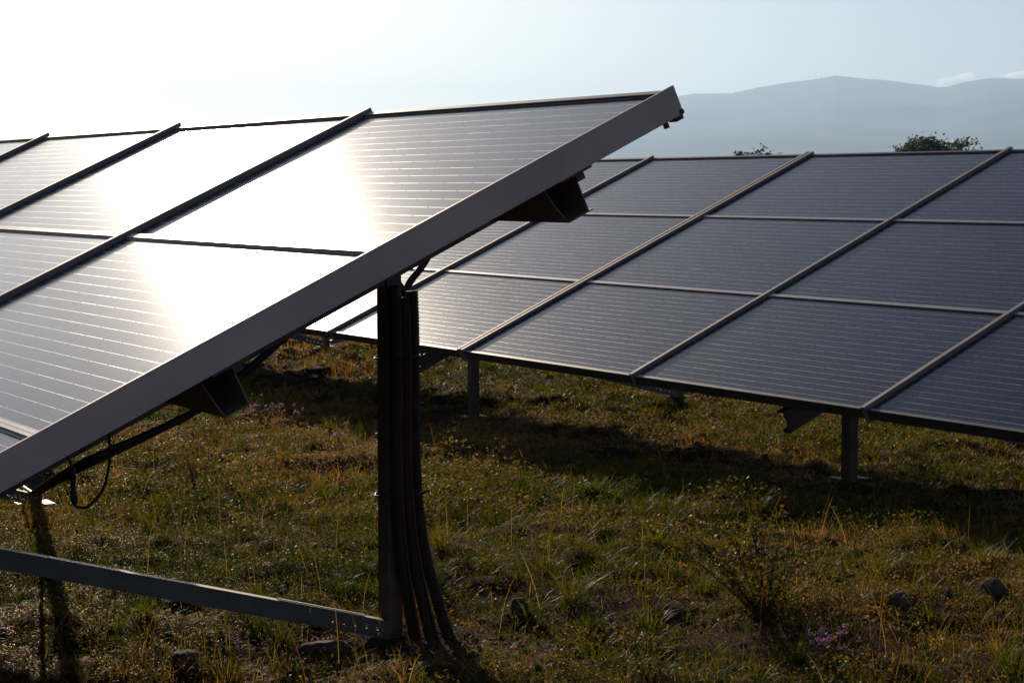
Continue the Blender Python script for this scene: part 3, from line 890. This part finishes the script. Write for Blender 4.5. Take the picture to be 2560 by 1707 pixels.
# ------------------------------------------------------------------ single plants
def plant(name, x, y, label, cat, stems, height, spread, leaf, nleaf, flower=0, droop=0.3, seed=1, lean=(0, 0), group=None):
    rs = random.Random(seed); r2 = np.random.default_rng(seed)
    base = Vector((x, y, gz(x, y)))
    root = empty(name, base); tag(root, label, cat, group)
    st = MB(); lp = []; fl = []
    for i in range(stems):
        a = rs.uniform(0, 2 * math.pi); sp = spread * rs.uniform(.3, 1); h = height * rs.uniform(.55, 1)
        tip = Vector((math.cos(a) * sp + lean[0] * h, math.sin(a) * sp + lean[1] * h, h))
        mid = tip * .55 + Vector((rs.uniform(-.1, .1) * spread, rs.uniform(-.1, .1) * spread, h * droop * .5))
        pts = smooth_path([base - Vector((0, 0, .02)), base + mid * .5, base + mid, base + tip], 4)
        st.tube(pts, [.0021 * (1 - .65 * k / len(pts)) * (1 + 3 * height * .3) for k in range(len(pts))], 5)
        for _ in range(nleaf):
            f = rs.uniform(.15, 1); p = pts[min(len(pts) - 1, int(f * len(pts)))]
            lp.append(p + Vector((rs.gauss(0, 1), rs.gauss(0, 1), rs.gauss(0, .8))) * leaf * 1.1)
        if flower:
            fl.append([pts[-1] + Vector((rs.gauss(0, 1), rs.gauss(0, 1), rs.gauss(0, 1))) * .0050 for _ in range(flower + 7)])
    st.build('stem', M_STEM, root)
    if lp:
        c = np.array([tuple(p - base) for p in lp])
        v, l, s, t_ = leaves(c[:, 0], c[:, 1], c[:, 2], leaf * (.6 + .8 * r2.random(len(c))), np.clip(.5 + r2.normal(size=len(c)) * .25, 0, 1), .65)
        link_mesh('leaves', array_mesh('leaves', v, l, s, M_WEED, t_), (0, 0, 0), root)
    for head in fl:
        c = np.array([tuple(p - base) for p in head])
        v, l, s, t_ = leaves(c[:, 0], c[:, 1], c[:, 2], .0085 * (.7 + .6 * r2.random(len(c))), r2.random(len(c)), .8)
        link_mesh('flower', array_mesh('flower', v, l, s, M_PETAL, t_), (0, 0, 0), root)
    return root
plant('flowering_plant', -1.70, 13.6, 'tuft of pale purple flowers right of the lower purlin end', 'flowering plant', 34, .17, .15, .012, 14, 7, seed=4, group='purple flowering plants')
plant('flowering_plant', -1.42, 13.2, 'tall single purple flower stalk beside the pale flower tuft', 'flowering plant', 5, .20, .05, .010, 9, 9, seed=5, group='purple flowering plants')
plant('flowering_plant', -1.05, 12.1, 'small purple flowers low in the grass left of the near post', 'flowering plant', 8, .10, .08, .010, 6, 6, seed=6, group='purple flowering plants')
plant('flowering_plant', 0.98, 6.02, 'violet flowered plant at the bottom of the picture, right of centre', 'flowering plant', 16, .13, .08, .012, 8, 8, seed=17, group='purple flowering plants')
plant('flowering_plant', -1.62, 9.05, 'lone blue violet flower in the grass under the near array', 'flowering plant', 3, .09, .04, .010, 4, 8, seed=8, group='purple flowering plants')
plant('bush', 0.86, 6.70, 'sprawling leggy bush with long thin branches in the right foreground', 'bush', 24, .30, .55, .0135, 150, 0, .8, seed=19, lean=(-.55, .5))
plant('bush', -0.95, 14.4, 'dark leafy bush behind the near post in the shade', 'bush', 40, .22, .38, .022, 40, 0, .5, seed=10)
plant('weed', -1.62, 10.1, 'upright leafy weed on a thin dark stalk under the near array', 'weed', 7, .26, .09, .022, 10, 0, .2, seed=11)
plant('weed', 0.62, 8.6, 'low grey green cushion weed at the edge of the shade', 'weed', 46, .07, .17, .010, 24, 0, .5, seed=12)
plant('weed', 0.42, 6.2, 'bushy grey green weed in the foreground right of the conduits', 'weed', 40, .10, .15, .010, 26, 0, .5, seed=13)

# ------------------------------------------------------------------ trees beyond the far row
def tree(x, y, top, crown_w, crown_h, nclump, label, seed, loose=.5):
    rs = random.Random(seed); r2 = np.random.default_rng(seed)
    base = Vector((x, y, gz(x, y))); H = top + EYE - base.z
    root = empty('tree', base); tag(root, label, 'tree', 'trees beyond the far row')
    tk = MB()
    tk.tube(smooth_path([base - Vector((0, 0, .2)), base + Vector((.05, 0, H * .3)), base + Vector((-.03, .04, H * .6))], 5), [.13 - .006 * i for i in range(11)], 8)
    fork = base + Vector((-.03, .04, H * .6))
    pts = []
    for i in range(nclump):
        a = rs.uniform(0, 6.283); rr = math.sqrt(rs.random()) * crown_w / 2
        hh = H - crown_h * (rs.random() ** 1.2) * (.35 + .65 * rs.random()) - crown_h * .55 * (rr / (crown_w / 2)) ** 2
        tip = Vector((base.x + math.cos(a) * rr, base.y + math.sin(a) * rr, base.z + hh))
        if i % 3 == 0:
            tk.tube(smooth_path([base + Vector((0, 0, H * rs.uniform(.35, .55))), fork.lerp(tip, .5) + Vector((0, 0, -.1)), tip], 4), [.045 * (1 - .09 * j) for j in range(9)], 5)
        k = rs.randint(14, 26)
        cr = rs.uniform(.10, .24) * (1 if loose < .6 else .75)
        pts.append(np.array([tuple(tip - base)]) + r2.normal(size=(k, 3)) * cr * np.array([1, 1, .8]))
    tk.build('trunk', M_BARK, root)
    c = np.concatenate(pts)
    v, l, s, t_ = leaves(c[:, 0], c[:, 1], c[:, 2], .15 * (.6 + .8 * r2.random(len(c))), r2.random(len(c)), .7)
    link_mesh('crown', array_mesh('crown', v, l, s, M_TREE, t_), (0, 0, 0), root)
tree(20.65, 100, 2.50, 2.8, 1.5, 300, 'dense dark round-topped tree showing over the far array at right', 21)
tree(22.8, 101, 2.42, 1.8, 1.2, 40, 'thin-topped tree just right of the dense dark one', 22, .8)
tree(12.3, 100, 2.12, 2.4, 1.1, 40, 'sparse twiggy treetop left of the double rail', 23, .9)

# ------------------------------------------------------------------ radio masts on the summit, a long way off
for az, hgt, lab in [(8.62, 20, 'left tall radio mast on the mountain summit'), (8.78, 18, 'right tall radio mast on the mountain summit'), (7.98, 14, 'lone short radio mast down the ridge left of the summit')]:
    az_ = R(az); rr = 8990
    zb = float(ridge(np.array([az]))[0]) * 9000 + EYE - 8
    p = Vector((math.sin(az_) * rr, math.cos(az_) * rr, zb))
    m = MB()
    for k in range(3):
        an = 2 * math.pi * k / 3
        m.tube([p + Vector((math.cos(an) * 1.6, math.sin(an) * 1.6, 0)), p + Vector((math.cos(an) * .3, math.sin(an) * .3, hgt + 8))], .45, 6)
    for k in range(1, 6):
        m.tube([p + Vector((-1.2, 0, k * hgt / 5)), p + Vector((1.2, 0, k * hgt / 5 + .6))], .3, 5)
    tag(m.build('radio_mast', M_POST, None, origin=p), lab, 'radio mast', 'radio masts on the mountain')

# ------------------------------------------------------------------ air
def haze_box():
    x0, x1, y0, y1, z0, z1 = -12700, 12700, -12700, 12700, -6.0, 640
    V = [(x, y, z) for z in (z0, z1) for y in (y0, y1) for x in (x0, x1)]
    F = [(0, 2, 3, 1), (4, 5, 7, 6), (0, 1, 5, 4), (2, 6, 7, 3), (0, 4, 6, 2), (1, 3, 7, 5)]
    me = bpy.data.meshes.new('haze'); me.from_pydata(V, [], F)
    mt = bpy.data.materials.new('haze'); mt.use_nodes = True
    nt = mt.node_tree; nt.nodes.clear()
    out = nt.nodes.new('ShaderNodeOutputMaterial'); pv = nt.nodes.new('ShaderNodeVolumePrincipled')
    pv.inputs['Color'].default_value = (0.545, 0.75, 1.0, 1)
    pv.inputs['Density'].default_value = 1.5e-4
    pv.inputs['Anisotropy'].default_value = 0.38
    nt.links.new(pv.outputs[0], out.inputs['Volume'])
    me.materials.append(mt)
    o = bpy.data.objects.new('haze', me); COL.objects.link(o)
    tag(o, 'thin pale blue haze filling the air in front of the mountains', 'haze', kind='stuff')
haze_box()

# ------------------------------------------------------------------ small clouds far behind the ridge
def cloud_mat():
    mt = bpy.data.materials.new('cloud_vapour'); mt.use_nodes = True
    nt = mt.node_tree; nt.nodes.clear()
    out = nt.nodes.new('ShaderNodeOutputMaterial'); pv = nt.nodes.new('ShaderNodeVolumePrincipled')
    pv.inputs['Color'].default_value = (1.0, 0.99, 0.98, 1); pv.inputs['Density'].default_value = 0.012
    pv.inputs['Anisotropy'].default_value = 0.75
    nt.links.new(pv.outputs[0], out.inputs['Volume'])
    return mt
M_CLOUD = cloud_mat()
def cloud(az, el, wdt, hgt, label, seed):
    import bmesh
    d = 26000; a_ = R(az)
    c = Vector((math.sin(a_) * d, math.cos(a_) * d, el * d))
    bm = bmesh.new(); bmesh.ops.create_icosphere(bm, subdivisions=5, radius=1)
    cs = np.array([tuple(v.co) for v in bm.verts])
    k = 1 + 0.75 * (fbm(cs[:, 0] * 1.3 + seed, cs[:, 2] * 1.3 + cs[:, 1] * .7, 1.6, seed, 4) - .5)
    for v, q in zip(bm.verts, k):
        v.co = Vector((v.co.x * wdt / 2, v.co.y * wdt / 2.4, v.co.z * hgt / 2 * (1 if v.co.z > 0 else .5))) * q
    me = bpy.data.meshes.new('cloud'); bm.to_mesh(me); bm.free(); me.materials.append(M_CLOUD)
    tag(link_mesh('cloud', me, c), label, 'cloud', 'small clouds behind the ridge')
cloud(12.32, .0505, 330, 170, 'small white cloud in the notch of the ridge', 3)
cloud(12.72, .0522, 260, 200, 'rounded white cloud just right of the notch in the ridge', 8)
cloud(14.4, .0540, 520, 130, 'long white cloud over the right shoulder of the mountain', 12)

# ------------------------------------------------------------------ light, sky, camera
w = bpy.data.worlds.new('World'); scene.world = w; w.use_nodes = True
nt = w.node_tree; nt.nodes.clear()
out = nt.nodes.new('ShaderNodeOutputWorld'); bg = nt.nodes.new('ShaderNodeBackground')
sky = nt.nodes.new('ShaderNodeTexSky'); sky.sky_type = 'NISHITA'; sky.sun_disc = False
sky.sun_elevation = SUN_EL; sky.sun_rotation = SUN_AZ
sky.air_density = 0.75; sky.dust_density = 0.95; sky.ozone_density = 2.2; sky.altitude = 300
nt.links.new(sky.outputs[0], bg.inputs[0]); bg.inputs[1].default_value = 0.072
nt.links.new(bg.outputs[0], out.inputs[0])

sd_ = bpy.data.lights.new('sun', 'SUN'); sd_.energy = 5.0; sd_.angle = R(0.5); sd_.color = (1.0, 0.85, 0.67)
so = bpy.data.objects.new('sun', sd_); COL.objects.link(so)
sdir = Vector((math.sin(SUN_AZ) * math.cos(SUN_EL), math.cos(SUN_AZ) * math.cos(SUN_EL), math.sin(SUN_EL)))
so.rotation_euler = sdir.to_track_quat('Z', 'Y').to_euler()
so.location = sdir * 60

cam = bpy.data.cameras.new('camera'); co = bpy.data.objects.new('camera', cam); COL.objects.link(co)
cam.lens = 70; cam.sensor_width = 36; cam.clip_start = 0.05; cam.clip_end = 80000
co.location = (0, 0, EYE); co.rotation_euler = (R(90 - 4.40), 0, 0)
scene.camera = co

scene.view_settings.view_transform = 'Standard'; scene.view_settings.look = 'None'
scene.view_settings.exposure = 0.0; scene.view_settings.gamma = 1.0
scene.cycles.use_denoising = True
scene.cycles.max_bounces = 8; scene.cycles.transparent_max_bounces = 8
scene.cycles.volume_bounces = 2
scene.cycles.sample_clamp_indirect = 6
